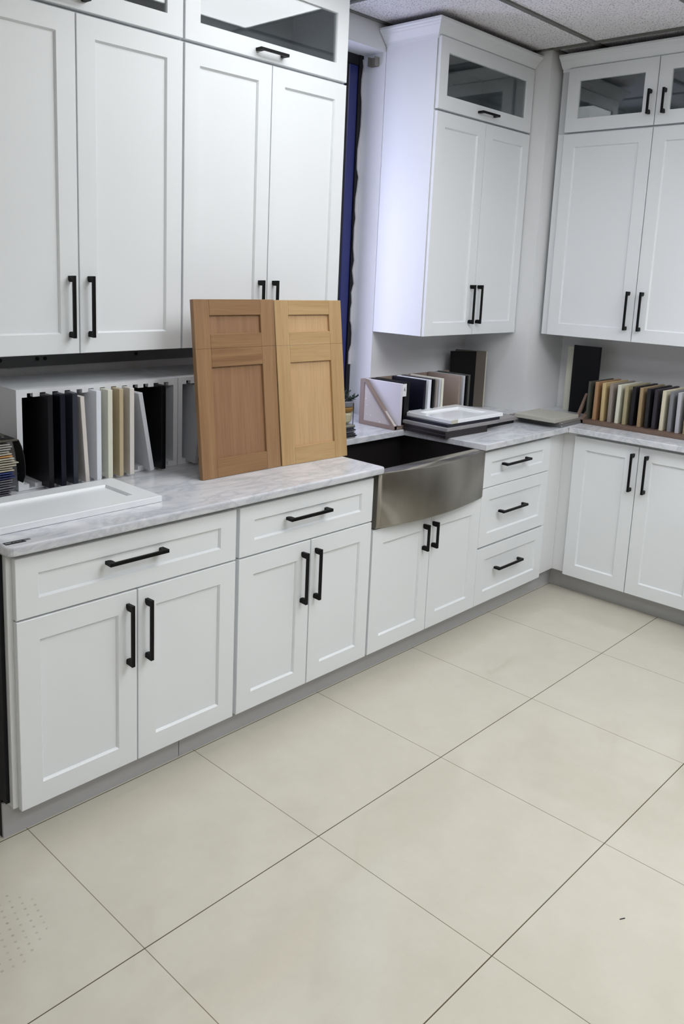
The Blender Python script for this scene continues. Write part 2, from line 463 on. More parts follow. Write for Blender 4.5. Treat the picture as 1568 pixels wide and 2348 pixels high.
# --- base cabinets along the back wall (front faces at y = 0)
def base_box(par, W, D=.60, z1=.874, name='body'):
    return B(0, W, .021, D, .112, z1, bev=.001).build(name, BODY, par)

# cabinet 1
c = thing('base_cabinet', 'white base cabinet at left end with one wide drawer over two doors', 'base cabinet', (.805, 0, 0), group='white base cabinets')
base_box(c, .801)
mb = MB(); mb.box(-.012, -.0005, .0745, .60, 0, .874); mb.box(-.012, -.0005, .040, .0745, .125, .874); mb.build('end_panel', ENDP, c)['label'] = 'dark charcoal side panel'
d = door(c, .016, .794, .690, .868, (.394, .796, .208, False), 'drawer', .066, .052)
door(c, .016, .402, .108, .684, (.368, .549, .199, True))
door(c, .406, .794, .108, .684, (.436, .549, .199, True))
# cabinet 2
c = thing('base_cabinet', 'white base cabinet just left of the sink, wide drawer over two doors', 'base cabinet', (1.606, 0, 0), group='white base cabinets')
base_box(c, .702)
door(c, .008, .697, .690, .868, (.3275, .792, .213, False), 'drawer', .066, .052)
door(c, .008, .353, .108, .684, (.311, .549, .199, True))
door(c, .357, .697, .108, .684, (.381, .549, .199, True))
# sink cabinet
c = thing('base_cabinet', 'white sink cabinet with two short doors under the steel sink', 'base cabinet', (2.308, 0, 0), group='white base cabinets')
base_box(c, .778, z1=.645)
door(c, .007, .3935, .108, .648, (.343, .552, .118, True))
door(c, .3975, .7755, .108, .648, (.408, .552, .118, True))
mb = MB(); mb.box(0, .016, .021, .06, .645, .874); mb.build('stile', BODY, c)
# drawer cabinet + filler
c = thing('base_cabinet', 'white three-drawer base cabinet right of the sink in the corner', 'base cabinet', (3.088, 0, 0), group='white base cabinets')
base_box(c, .622)
B(.6225, .780, .022, .040, .112, .874).build('filler', BODY, c)
for z0, z1, hz, rz in ((.694, .866, .794, .052), (.402, .690, .560, .060), (.108, .392, .272, .060)):
    door(c, -.002, .608, z0, z1, (.262, hz, .226, False), 'drawer', .066, rz)
# right run base cabinet (front faces -x)
RZ = -PI / 2
c = thing('base_cabinet', 'white two-door base cabinet on the right wall without drawers', 'base cabinet', (3.849, .021, 0), rz=RZ, group='white base cabinets')
B(-.335, .790, .021, .555, .112, .874).build('body', BODY, c)
door(c, .073, .4185, .106, .868, (.397, .736, .195, True))
door(c, .4225, .778, .106, .868, (.4685, .736, .195, True))

# toe kicks
tag(B(.794, 1.4140, .0655, .0742, 0, .112).build('toe_kick', TOE), 'grey-white toe kick board under the leftmost base cabinet', 'toe kick')
tag(B(1.4170, 3.933, .0655, .0742, 0, .112).build('toe_kick', TOE), 'long grey-white toe kick board running under sink and drawers to the corner', 'toe kick')
tag(B(3.934, 3.949, -.765, .0742, 0, .112).build('toe_kick', TOE), 'grey-white toe kick board under the right wall base cabinet', 'toe kick')

# --- upper cabinets
def crown(par, W, D, left=True, right=False, p=.062, z0=2.772, z1=2.838):
    """crown moulding with a mitred return; profile = (projection, z)"""
    prof = [(0.0, z0 - .012), (.006, z0 - .012), (.008, z0), (.018, z0 + .006), (.030, z0 + .020), (.043, z0 + .036), (.048, z0 + .039), (.052, z0 + .046), (.058, z0 + .050), (p, z1 - .010), (p, z1), (p - .012, z1), (p - .030, z0 + .034), (.008, z0 + .012), (0.0, z0 + .004)]
    mb = MB(); bm = mb.bm
    y0 = .021
    def path(pr):
        pts = []
        if left: pts += [(-pr, D), (-pr, y0 - pr)]
        else: pts += [(0, y0 - pr)]
        if right: pts += [(W + pr, y0 - pr), (W + pr, D)]
        else: pts += [(W, y0 - pr)]
        return pts
    rows = [[bm.verts.new((x, y, z)) for x, y in path(pr)] for pr, z in prof]
    n = len(rows[0])
    for i in range(len(rows)):
        a, b = rows[i], rows[(i + 1) % len(rows)]
        for k in range(n - 1): bm.faces.new((a[k], a[k + 1], b[k + 1], b[k]))
    bm.faces.new([r[0] for r in rows]); bm.faces.new([r[-1] for r in rows][::-1])
    bmesh.ops.triangulate(bm, faces=[f for f in bm.faces if len(f.verts) > 4])
    return mb.build('crown_molding', WHITE, par)

def upper_body(par, x0, W, D, z0=1.363, zs=2.441, z1=2.774):
    mb = MB(); t = .018
    mb.box(x0, W, .021, D, z0, zs)
    mb.box(x0 - .0012, x0, .0205, D, z0, z1); mb.box(W, W + .0012, .0205, D, z0, z1); mb.box(x0, W, .0205, .0209, z1 - .004, z1)
    mb.build('body', WHITE, par)
    mb = MB()
    mb.box(x0, x0 + t, .021, D, zs, z1); mb.box(W - t, W, .021, D, zs, z1)
    mb.box(x0 + t, W - t, .021, D, zs, zs + t); mb.box(x0 + t, W - t, .021, D, z1 - t, z1)
    mb.box(x0 + t, W - t, D - .008, D, zs + t, z1 - t)
    mb.box(x0 + t, x0 + t + .022, .021, .040, zs + t, z1 - t); mb.box(W - t - .022, W - t, .021, .040, zs + t, z1 - t)
    mb.build('display_box', INTERIOR, par)
    B(x0 + .002, W - .002, .024, D - .002, z1, z1 + .0015).build('raw_top', mat('raw_plywood_top', (96, 78, 58), .9), par)

UY = .464; UD = .332
# upper 1
c = thing('upper_cabinet', 'tall white wall cabinet at far left above the slotted sample racks', 'wall cabinet', (.868, UY, 1.363), group='white wall cabinets')
c2 = c
def uz(z): return z - 1.363
class Off: pass
def udoor(par, x0, x1, z0, z1, h=None, **k):
    hh = None
    if h: hh = (h[0], uz(h[1]), h[2], h[3])
    return door(par, x0, x1, uz(z0), uz(z1), hh, **k)
def ubody(par, x0, W, D): upper_body(par, x0, W, D, 0.0, uz(2.441), uz(2.774))
ubody(c, 0, .833, UD)
udoor(c, .004, .419, 1.363, 2.436, (.386, 1.519, .2045, True))
udoor(c, .423, .834, 1.363, 2.436, (.457, 1.519, .2045, True))
udoor(c, .004, .834, 2.447, 2.772, (.386, 2.478, .145, False), glass=True, name='glass_door')
crown(c, .8355, UD, left=False, z0=uz(2.772), z1=uz(2.838))
# upper 2
c = thing('upper_cabinet', 'tall white wall cabinet above the leaning wood sample doors, glass flap on top', 'wall cabinet', (1.7035, UY, 1.363), group='white wall cabinets')
ubody(c, .001, .839, UD)
udoor(c, .007, .4175, 1.363, 2.436, (.376, 1.519, .2045, True))
udoor(c, .4215, .8375, 1.363, 2.436, (.451, 1.519, .2045, True))
udoor(c, .007, .8375, 2.447, 2.772, (.403, 2.478, .145, False), glass=True, name='glass_door')
crown(c, .839, UD, left=False, z0=uz(2.772), z1=uz(2.838))
# upper 3
c = thing('upper_cabinet', 'tall white wall cabinet right of the window with crown molding and one glass flap', 'wall cabinet', (3.172, UY, 1.363), group='white wall cabinets')
ubody(c, 0, .845, UD)
udoor(c, .004, .4175, 1.363, 2.436, (.377, 1.522, .203, True))
udoor(c, .4215, .841, 1.363, 2.436, (.445, 1.522, .203, True))
udoor(c, .004, .841, 2.447, 2.772, (.412, 2.479, .155, False), glass=True, name='glass_door')
crown(c, .846, UD, left=True, z0=uz(2.772), z1=uz(2.838))
# right upper
c = thing('upper_cabinet', 'white wall cabinet on the right wall with two small glass doors above long doors', 'wall cabinet', (4.089, .346, 1.363), rz=RZ, group='white wall cabinets')
ubody(c, 0, 1.04, .319)
udoor(c, .044, .533, 1.363, 2.436, (.5015, 1.522, .201, True))
udoor(c, .537, 1.034, 1.363, 2.436, (.575, 1.522, .201, True))
udoor(c, .044, .533, 2.447, 2.772, (.506, 2.558, .119, True), glass=True, name='glass_door')
udoor(c, .537, 1.034, 2.447, 2.772, (.581, 2.556, .119, True), glass=True, name='glass_door')
crown(c, 1.04, .319, left=False, z0=uz(2.772), z1=uz(2.838))

# ------------------------------------------------------------------ countertops
def arc(cx, cy, r, a0, a1, n=5):
    return [(cx + r * math.cos(a0 + (a1 - a0) * k / n), cy + r * math.sin(a0 + (a1 - a0) * k / n)) for k in range(n + 1)]
ZC0, ZC1 = .886, .915
pts = arc(.788 + .025, -.031 + .025, .025, PI, 1.5 * PI) + arc(2.335 - .014, -.031 + .014, .014, -PI / 2, 0) + [(2.335, .798), (.788, .798)]
o = MB().prism(pts, ZC0, ZC1, bev=.007, seg=3, only_top=True).build('countertop', MARBLE)
tag(o, 'white marble countertop slab on the left base cabinets under the leaning wood doors', 'countertop')
pts = [(2.337, .425), (3.016, .425), (3.045, -.031), (3.802, -.031), (4.408, -.031), (4.408, .370), (4.018, .370), (4.018, .798), (3.170, .798), (3.170, .946), (2.422, .946), (2.422, .798), (2.337, .798)]
o = MB().prism(pts, ZC0, ZC1, bev=.003, seg=2, only_top=True).build('countertop', MARBLE)
tag(o, 'white marble countertop wrapping behind and right of the sink into the corner', 'countertop')
o = B(3.806, 4.408, -.785, -.034, ZC0 + .001, ZC1 + .001, bev=.003, seg=2).build('countertop', MARBLE)
tag(o, 'white marble countertop on the right wall under the brown sample rack', 'countertop')
# dark strips that paint in the shadow line between boxes and marble
tag(B(.83, 2.30, .03, .59, .8745, .8855).build('shadow_strip', mat('strip_shade', (60, 58, 52), .8)), 'dark strip painting the shadow between left base cabinets and marble slab', 'shadow strip')
tag(B(3.10, 3.70, .03, .59, .8745, .8855).build('shadow_strip', MATS['strip_shade']), 'dark strip painting the shadow between drawer cabinet and marble slab', 'shadow strip')
tag(B(3.885, 4.39, -.76, .34, .8745, .8855).build('shadow_strip', MATS['strip_shade']), 'dark strip painting the shadow between right base cabinet and marble slab', 'shadow strip')

# ------------------------------------------------------------------ sink
s = thing('farmhouse_sink', 'stainless steel farmhouse sink with a bowed apron front', 'sink', (2.70, .21, .65))
def bow(x):  # apron front y for world x
    u = (x - 2.6945) / .3775
    return -.012 - .046 * (1 - u * u)
xs = [2.317 + (3.072 - 2.317) * k / 32 for k in range(33)]
ZT, ZB = .8852, .656
mb = MB(); bm = mb.bm
def loc(x, y, z): return (x - 2.70, y - .21, z - .65)
rows = []
for x in xs:
    yb = bow(x); yi = .030
    rows.append([bm.verts.new(loc(x, .012, ZB)), bm.verts.new(loc(x, yb + .006, ZB)), bm.verts.new(loc(x, yb, ZB + .006)), bm.verts.new(loc(x, yb, ZT - .006)), bm.verts.new(loc(x, yb + .002, ZT - .0015)), bm.verts.new(loc(x, yb + .006, ZT)), bm.verts.new(loc(x, yi, ZT)), bm.verts.new(loc(x, yi, ZT - .012)), bm.verts.new(loc(x, .012, ZT - .012))])
n = len(rows[0])
for a, b in zip(rows, rows[1:]):
    for k in range(n): bm.faces.new((a[k], b[k], b[(k + 1) % n], a[(k + 1) % n]))
bm.faces.new(rows[0]); bm.faces.new(rows[-1][::-1])
ap = mb.build('apron', STEEL, s)
for p in ap.data.polygons: p.use_smooth = abs(p.normal.z) < .3 and len(p.vertices) == 4
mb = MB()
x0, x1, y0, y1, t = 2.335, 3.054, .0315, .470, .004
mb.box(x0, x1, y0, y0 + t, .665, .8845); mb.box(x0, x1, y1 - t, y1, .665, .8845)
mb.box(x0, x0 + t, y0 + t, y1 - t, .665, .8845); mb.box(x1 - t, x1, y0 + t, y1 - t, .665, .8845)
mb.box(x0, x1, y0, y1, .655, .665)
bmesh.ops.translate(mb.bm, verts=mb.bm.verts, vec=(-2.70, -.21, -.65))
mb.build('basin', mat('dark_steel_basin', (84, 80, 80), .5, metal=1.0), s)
mb = MB(); mb.lathe([(.045, .0152), (.045, .0175), (.036, .0175), (.034, .016), (.01, .0155)], 0, .02, 24); mb.build('drain', STEEL, s)

# counter label sticker
lb = thing('sticker', 'small black label sticker on marble edge at far left corner', 'label', (.825, .006, .9153), rz=-.03)
B(-.028, .029, -.011, .011, 0, .0006).build('black_label', mat('black_label', (16, 18, 24), .4), lb)
mb = MB(); 
for k in range(4): mb.box(-.024 + .004 * k, -.022 + .004 * k, -.003 + .0015 * (k % 2), .004 - .001 * (k % 2), .0006, .0009)
for k in range(7): mb.box(-.004 + .0035 * k, -.0022 + .0035 * k, -.001 + .0012 * (k % 3), .002, .0006, .0009)
mb.build('print', mat('pale_print', (205, 208, 214), .5), lb)
B(.031, .046, -.002, .012, 0, .0006).build('grey_label', mat('grey_label', (110, 112, 118), .5), lb)

# ------------------------------------------------------------------ flat white door on left counter
def flat_door(name, x0, y0, W, H, ztop, m, label, th=.019, rz=0.0, rail=.066, group=None, plain=False):
    mb = MB()
    if plain: mb.box(0, W, 0, th, 0, H, bev=.0015)
    else: mb.shaker(0, W, 0, H, rail, th=th)
    o = mb.build(name, m, loc=(x0, y0, ztop), rot=(-PI / 2, 0, rz))
    return tag(o, label, 'cabinet door', group)
flat_door('loose_door', .802, .086, .560, .293, .9358, WHITE, 'loose white shaker door lying flat on left marble countertop', rz=.012, th=.0195)

# ------------------------------------------------------------------ leaning wood sample doors
OAKV = wood('oak_vertical', (160, 126, 90), (138, 104, 72), 'z'); OAKH = wood('oak_horizontal', (158, 124, 86), (132, 98, 66), 'x')
OAKP = wood('oak_panel', (158, 122, 90), (142, 107, 78), 'z', 1.4)
MAPV = wood('maple_vertical', (190, 160, 116), (176, 144, 100), 'z', .6); MAPH = wood('maple_horizontal', (190, 160, 116), (176, 144, 98), 'x', .6)
MAPP = wood('maple_panel', (200, 166, 126), (192, 157, 116), 'z', .35)
def sample_door(x, y, yaw, lean, W, H, mats, label, zj):
    R = Matrix.Rotation(yaw, 4, 'Z') @ Matrix.Rotation(-lean, 4, 'X')
    t = thing('wood_sample_door', label, 'sample door', (x, y, ZC1 + .0008))
    t.rotation_euler = R.to_euler()
    mv, mh, mp = mats; th = .020; st = .068
    def unit(name, z0, z1, rt, rb):
        # stiles, rails and panel; the panel is the parent part
        root = B(st - .004, W - st + .004, .010, .016, z0 + rb - .004, z1 - rt + .004).build(name, mp, t)
        for xa, xb in ((0, st), (W - st, W)):
            B(xa, xb, 0, th, z0, z1, bev=.0014).build('stile', mv, root)
        B(st, W - st, 0.0002, th - .0002, z0, z0 + rb, bev=.0012).build('rail', mh, root)
        B(st, W - st, 0.0002, th - .0002, z1 - rt, z1, bev=.0012).build('rail', mh, root)
    unit('drawer_front', zj + .0001, H, .057, .052)
    unit('door', 0, zj - .0001, .066, .068)
    return t
sample_door(1.628, .2245, -.0152, .1124, .3737, .6417, (OAKV, OAKH, OAKP), 'darker brown oak sample door leaning upright on the left marble countertop', .4665)
sample_door(2.0065, .216, -.0574, .1275, .350, .6405, (MAPV, MAPH, MAPP), 'pale yellow maple sample door leaning upright beside the darker oak one', .4655)

# ------------------------------------------------------------------ board helper
def board(name, x, y0, y1, z0, z1, th, m, label, leantop=0.0, group=None, cat='sample board', rz=0.0, bev=.0012):
    """vertical board in the y-z plane, centred on x; leantop = shift of top along x"""
    H = z1 - z0
    mb = MB().box(-th / 2, th / 2, y0, y1, 0, H, bev=bev)
    o = mb.build(name, m, loc=(x, 0, z0), rot=(0, math.atan2(leantop, H), rz))
    return tag(o, label, cat, group)

C = {}
def paint(n, rgb, r=.35): return mat(n, rgb, r)
blk = mat('black_lacquer', (7, 7, 10), .42, spec=.25); navy = mat('navy_lacquer', (16, 18, 34), .42, spec=.3); slate = paint('slate_lacquer', (48, 50, 62), .4)
charc = mat('charcoal_purple', (20, 18, 23), .42, spec=.3)
offw = paint('off_white', (214, 208, 202)); wht = paint('bright_white', (226, 230, 238)); crm = paint('cream', (222, 222, 206)); bei = paint('beige', (190, 174, 142))
pinkw = paint('warm_white', (218, 213, 208)); lgry = paint('light_grey', (196, 198, 204)); mgry = paint('mid_grey', (138, 140, 146)); taupe = paint('taupe', (156, 140, 130)); tg = paint('taupe_grey', (150, 144, 140))

# ------------------------------------------------------------------ left white racks
def left_rack(x0, x1, label, nteeth):
    W = x1 - x0; D = .315; H = .336; t = .019
    r = thing('sample_rack', label, 'rack', (x0, .475, ZC1 + .001), group='white slotted sample racks')
    B(0, t, 0, D, 0, H).build('side_panel', MELA, r); B(W - t, W, 0, D, 0, H).build('side_panel', MELA, r)
    B(t, W - t, .02, D, H - .012, H).build('top_panel', MELA, r)
    # slotted rails at front top and bottom
    p = .0444; sl = .0205; a0 = .037
    for nm, zlo, zhi, up in (('top_rail', H - .026, H, True), ('bottom_rail', 0, .020, False)):
        mb = MB(); bm = mb.bm
        poly = []
        if up:
            poly += [(t, H), (t, zlo)]
            for k in range(nteeth):
                a = a0 + p * k; poly += [(a, zlo), (a, zlo + .013), (a + sl, zlo + .013), (a + sl, zlo)]
            poly += [(W - t, zlo), (W - t, H)]
        else:
            poly += [(t, 0), (t, zhi)]
            for k in range(nteeth):
                a = a0 + p * k; poly += [(a, zhi), (a, .006), (a + sl, .006), (a + sl, zhi)]
            poly += [(W - t, zhi), (W - t, 0)]
        mb.prism(poly, 0, .02 if up else D, axis='y')
        o = mb.build(nm, MELA, r)
    B(t, W - t, D - .006, D, .02, H - .012).build('back_panel', MELA, r)
    return r
left_rack(1.065, 1.697, 'white slotted sample rack full of boards under the left upper cabinet', 13)
left_rack(1.700, 2.330, 'white slotted sample rack partly hidden behind the leaning wood doors', 13)
G = 'boards in the white slotted racks'
Z0, Z1 = .9235, 1.236
def lb_board(x, m, col, lt=0.0, y0=.425, th=.0185, z0=Z0, z1=Z1, extra='standing in the white rack'):
    return board('sample_board', x, y0, .780, z0, z1, th, m, col + ' sample board ' + extra, lt, G)
lb_board(1.112, blk, 'glossy black', y0=.56, extra='set back, leftmost in the white rack')
lb_board(1.1565, charc, 'dark charcoal', extra='second from left in the white rack')
lb_board(1.2009, navy, 'deep navy', extra='between charcoal and slate in the white rack')
lb_board(1.2453, slate, 'slate grey edged', extra='just left of the leaning off-white board')
lb_board(1.2897, offw, 'off-white', lt=-.018, th=.015, z1=1.222, extra='leaning left beside the slate board')
lb_board(1.3341, wht, 'cool bright white', extra='standing left of the cream board')
lb_board(1.3785, crm, 'pale cream', extra='standing left of the beige board')
lb_board(1.4229, bei, 'tan beige', th=.016, extra='standing between two pale boards')
lb_board(1.4660, pinkw, 'warm white', extra='standing right of the tan beige board')
lb_board(1.5520, lgry, 'light grey', lt=-.052, th=.017, z0=.926, z1=1.220, extra='leaning steeply left of the black ones')
lb_board(1.6005, blk, 'plain black', extra='standing right of the steeply leaning grey board')
lb_board(1.6449, mgry, 'shaded grey', y0=.50, th=.016, extra='rightmost and set back in the left white rack')
lb_board(1.7500, lgry, 'grey-white', lt=.030, th=.016, z1=1.222, extra='leaning right in the hidden second rack')
lb_board(1.7950, blk, 'black', lt=.012, y0=.45, z1=1.222, extra='behind the left edge of the oak door')

# ------------------------------------------------------------------ laminate chips stacked far left
chips = [('dark brown board with a bright rivet topping the chip pile', (64, 60, 50), .004)]
cols = [((182, 180, 176), 'pale grey'), ((176, 174, 170), 'light stone'), ((170, 168, 164), 'grey stone'), ((166, 160, 152), 'warm grey'), ((178, 174, 160), 'sand grey'),
        ((205, 150, 92), 'orange wood'), ((190, 186, 170), 'ivory'), ((182, 178, 160), 'pale sand'), ((172, 168, 150), 'sand'), ((188, 182, 162), 'cream'), ((170, 164, 148), 'putty'), ((186, 180, 160), 'light putty'),
        ((40, 58, 116), 'blue'), ((30, 46, 98), 'navy blue'), ((26, 38, 84), 'dark blue'),
        ((98, 98, 106), 'slate'), ((104, 104, 112), 'steel grey'), ((92, 92, 100), 'dark slate'), ((108, 108, 116), 'mid grey'), ((88, 88, 98), 'lead grey'), ((82, 80, 92), 'dusky grey'), ((96, 94, 102), 'graphite'), ((70, 62, 74), 'plum grey'), ((132, 52, 62), 'dark red')]
order_words = ['topmost', 'second from top', 'third from top', 'fourth from top', 'fifth from top', 'sixth', 'seventh', 'eighth', 'ninth', 'tenth', 'eleventh', 'twelfth', 'thirteenth', 'fourteenth', 'fifteenth', 'sixteenth', 'seventeenth', 'eighteenth', 'nineteenth', 'twentieth', 'twenty-first', 'twenty-second', 'twenty-third', 'bottom']
random.seed(11)
zt = 1.104
step = (zt - ZC1 - .004) / len(cols)
for k, (rgb, nm) in enumerate(cols):
    z = zt - .004 - step * (k + 1) + .0006
    xo = 1.020 + random.uniform(-.006, .008) - (.012 if k > 14 else 0) - (.015 if k < 5 else 0)
    m = mat('chip_' + nm.replace(' ', '_'), rgb, .4)
    o = B(-.20, 0, -.10, .10, 0, step * .45, bev=.0006).build('laminate_chip', m, loc=(xo, .500, z), rot=(0, 0, random.uniform(-.05, .05)))
    tag(o, nm + ' laminate chip, ' + order_words[k] + ' in the pile left of the white rack', 'laminate chip', 'laminate chips piled at the far left')
t = thing('sample_cover', 'dark brown cover board with a steel rivet on top of the chip pile', 'cover board', (1.030, .500, zt))
B(-.21, 0, -.105, .10, 0, .005, bev=.0008).build('cover', mat('chip_cover', (66, 62, 52), .35), t)
mb = MB(); mb.lathe([(.0075, .005), (.0075, .0065), (.004, .0085), (.001, .0088)], -.030, -.060, 14); mb.build('rivet', mat('bright_rivet', (210, 212, 216), .25, metal=1), t)
# black strap draping down the side of the pile
mb = MB(); bm = mb.bm; prev = None
path = [(.985, 1.112), (1.020, 1.112), (1.040, 1.104), (1.050, 1.080), (1.057, 1.050), (1.060, 1.015), (1.060, .985), (1.054, .962)]
for k, (x, z) in enumerate(path):
    wdt = [.03, .034, .04, .044, .046, .046, .042, .03][k]; tt = .0022
    cur = [bm.verts.new((x - tt, .425 - wdt * .3, z - tt)), bm.verts.new((x - tt, .425 + wdt, z - tt)), bm.verts.new((x, .425 + wdt, z)), bm.verts.new((x, .425 - wdt * .3, z))]
    if prev:
        for i in range(4): bm.faces.new((prev[i], prev[(i + 1) % 4], cur[(i + 1) % 4], cur[i]))
    else: bm.faces.new(cur)
    prev = cur
bm.faces.new(prev)
tag(mb.build('strap', mat('black_strap', (14, 15, 20), .6)), 'black strap hanging over the right side of the chip pile', 'strap')

# ------------------------------------------------------------------ middle rack right of the sink
def tri_rack(name, label, x, y, rz, L, D, H, m, fill, group=None):
    """display rack: length L along local x, depth D along local y, triangular end, base, low lip, back board"""
    r = thing(name, label, 'rack', (x, y, ZC1 + .001), rz=rz, group=group)
    t = .016
    B(0, L, 0, D, 0, .018, bev=.001).build('base', m, r)
    B(0, L, D - .010, D, .018, H).build('back_panel', m, r)
    mb = MB()
    mb.prism([(0, .018), (D - .010, .018), (D - .010, H), (D - .030, H)], 0, t, axis='x')
    ep = mb.build('end_panel', fill, r)
    mb = MB()
    mb.box(-.003, t + .001, D - .030, D - .010, .0185, H + .001)
    mb.prism([(0, .016), (.020, .016), (D - .018, H), (D - .034, H)], -.0035, t + .0005, axis='x')
    mb.box(-.004, t + .0015, 0, D - .012, .0, .020)
    mb.build('end_frame', m, ep)
    return r
def wrap_reflections():
    m = bpy.data.materials.new('wrapped_panel_glints'); m.use_nodes = True
    nt = m.node_tree; b = nt.nodes['Principled BSDF']
    tc = nt.nodes.new('ShaderNodeTexCoord'); v = nt.nodes.new('ShaderNodeTexVoronoi'); v.inputs['Scale'].default_value = 42
    nt.links.new(tc.outputs['Object'], v.inputs['Vector'])
    r = ramp(nt, [(0.10, lin((232, 226, 222))), (0.16, lin((196, 188, 184)))]); nt.links.new(v.outputs['Distance'], r.inputs[0])  # pale spots paint the wrapping's reflections into the colour
    nt.links.new(r.outputs[0], b.inputs['Base Color']); b.inputs['Roughness'].default_value = .25
    return m
MR = tri_rack('sample_rack', 'taupe triangular ended sample rack standing right of the window', 2.955, .440, 0.0, .735, .235, .226, BROWN, wrap_reflections())
Gm = 'boards in the taupe rack right of the window'
def mboard(x, m, label, th=.016, y0=.452, lt=0.0, z1=1.143):
    return board('sample_board', x, y0, .662, .936, z1, th, m, label, lt, Gm)
mboard(2.984, paint('lilac_white', (224, 220, 230)), 'white sample board closest to the window in the taupe rack', th=.018, y0=.430)
k1 = mboard(3.030, blk, 'black sample board just right of the numbered tag', th=.022, y0=.440)
mboard(3.064, blk, 'second black sample board, slightly right of the tag', th=.018, y0=.452)
mboard(3.196, navy, 'dark navy sample board left of the bright white one', th=.018)
mboard(3.236, wht, 'bright white sample board between two dark ones', th=.024)
mboard(3.270, blk, 'thin black sample board right of the bright white one', th=.016)
mboard(3.299, tg, 'grey-beige sample board left of the ivory one in the taupe rack', th=.015)
mboard(3.322, lgry, 'pale grey sample board touching the ivory one', th=.013, z1=1.139)
mboard(3.346, crm, 'ivory sample board in the middle of the taupe rack', th=.017)
mboard(3.498, taupe, 'wide faced taupe sample board near the right end of the rack', th=.017, z1=1.147)
mboard(3.536, lgry, 'light grey sample board near the right end of the rack', th=.016, z1=1.145)
mboard(3.562, blk, 'thin black sample board second from the rack right end', th=.012, z1=1.143)
mboard(3.584, paint('dark_grey_green', (84, 86, 80)), 'dark grey-green sample board at the taupe rack right end', th=.015, z1=1.147)
# numbered tag
tg6 = thing('number_tag', 'small white paper tag reading 6 stuck on the first black board', 'tag', (3.0155, .4385, 1.118))
B(-.016, .014, -.0008, 0, -.040, .022, bev=.0003).build('paper', mat('tag_paper', (236, 236, 240), .6), tg6)
def text_mesh(body, size, name, m, parent, loc, rot):
    cu = bpy.data.curves.new(name, 'FONT'); cu.body = body; cu.size = size; cu.extrude = .0002; cu.align_x = 'CENTER'; cu.align_y = 'CENTER'
    to = bpy.data.objects.new(name, cu); COL.objects.link(to)
    dg = bpy.context.evaluated_depsgraph_get(); me = bpy.data.meshes.new_from_object(to.evaluated_get(dg))
    bpy.data.objects.remove(to); me.name = name; me.materials.clear(); me.materials.append(m)
    o = bpy.data.objects.new(name, me); COL.objects.link(o); o.parent = parent; o.location = loc; o.rotation_euler = rot
    return o
text_mesh('6', .026, 'numeral', mat('tag_ink', (40, 38, 60), .6), tg6, (-.001, -.0011, -.006), (PI / 2, 0, 0))

# tall boards against the column
def slab2(name, a, b, z0, z1, th, m, label, cat='sample board', group=None, edge=None):
    a = Vector(a); b = Vector(b); d = (b - a); L = d.length
    mb = MB().box(0, L, 0, th, 0, z1 - z0, bev=.0012)
    o = mb.build(name, m, loc=(a.x, a.y, z0), rot=(0, 0, math.atan2(d.y, d.x)))
    tag(o, label, cat, group)
    return o
slab2('tall_board', (3.800, .735), (3.982, .634), ZC1, 1.238, .018, blk, 'tall black board standing at the right end of the taupe rack')
o = slab2('tall_board', (3.892, .775), (3.960, .605), ZC1, 1.242, .018, paint('olive_taupe', (112, 104, 94)), 'tall taupe board with cream edge against the corner column')
B(.1832, .1854, 0.0, .018, 0, .327).build('edge_band', paint('cream_edge', (214, 212, 196)), o)['label'] = 'cream edge band'

# ------------------------------------------------------------------ stack of doors right of sink
Gd = 'doors stacked flat beside the sink'
esp = mat('espresso_wood', (34, 26, 28), .4); greyw = mat('grey_oak_door', (158, 156, 158), .5, var=(20, 26)); nvy = mat('midnight_door', (22, 23, 38), .35)
flat_door('loose_door', 2.998, .166, .330, .262, .9312, esp, 'espresso brown door at the bottom left of the stack beside the sink', th=.016, rz=-.04, group=Gd)
flat_door('loose_door', 3.000, .168, .328, .260, .9474, esp, 'second espresso brown door from the bottom of the stack', th=.0158, rz=-.04, group=Gd)
flat_door('loose_door', 3.345, .205, .320, .240, .9312, blk, 'black door at the bottom right of the stack by the sink', th=.016, rz=.02, group=Gd)
flat_door('loose_door', 3.010, .167, .420, .275, .9624, greyw, 'grey wood door in the middle of the stack', th=.0148, rz=-.03, group=Gd)
flat_door('loose_door', 3.028, .178, .425, .272, .9776, nvy, 'midnight blue door right under the white door of the stack', th=.015, rz=-.03, group=Gd)
wd_ = flat_door('loose_door', 3.052, .176, .425, .296, .9950, mat('glossy_white_door', (244, 246, 250), .18), 'glossy white shaker door on top of the stack beside the sink', th=.017, rz=-.03, rail=.055, group=Gd)
B(0, .05, -.0004, .0172, -.0012, -.0002).build('corner_guard', paint('ivory_corner', (196, 192, 176)), wd_)['label'] = 'ivory corner strip'
flat_door('loose_door', 3.490, .205, .205, .195, .9500, paint('ash_taupe', (150, 146, 146)), 'taupe-grey door poking out right of the white top door', th=.0185, rz=-.02, group=Gd, plain=True)

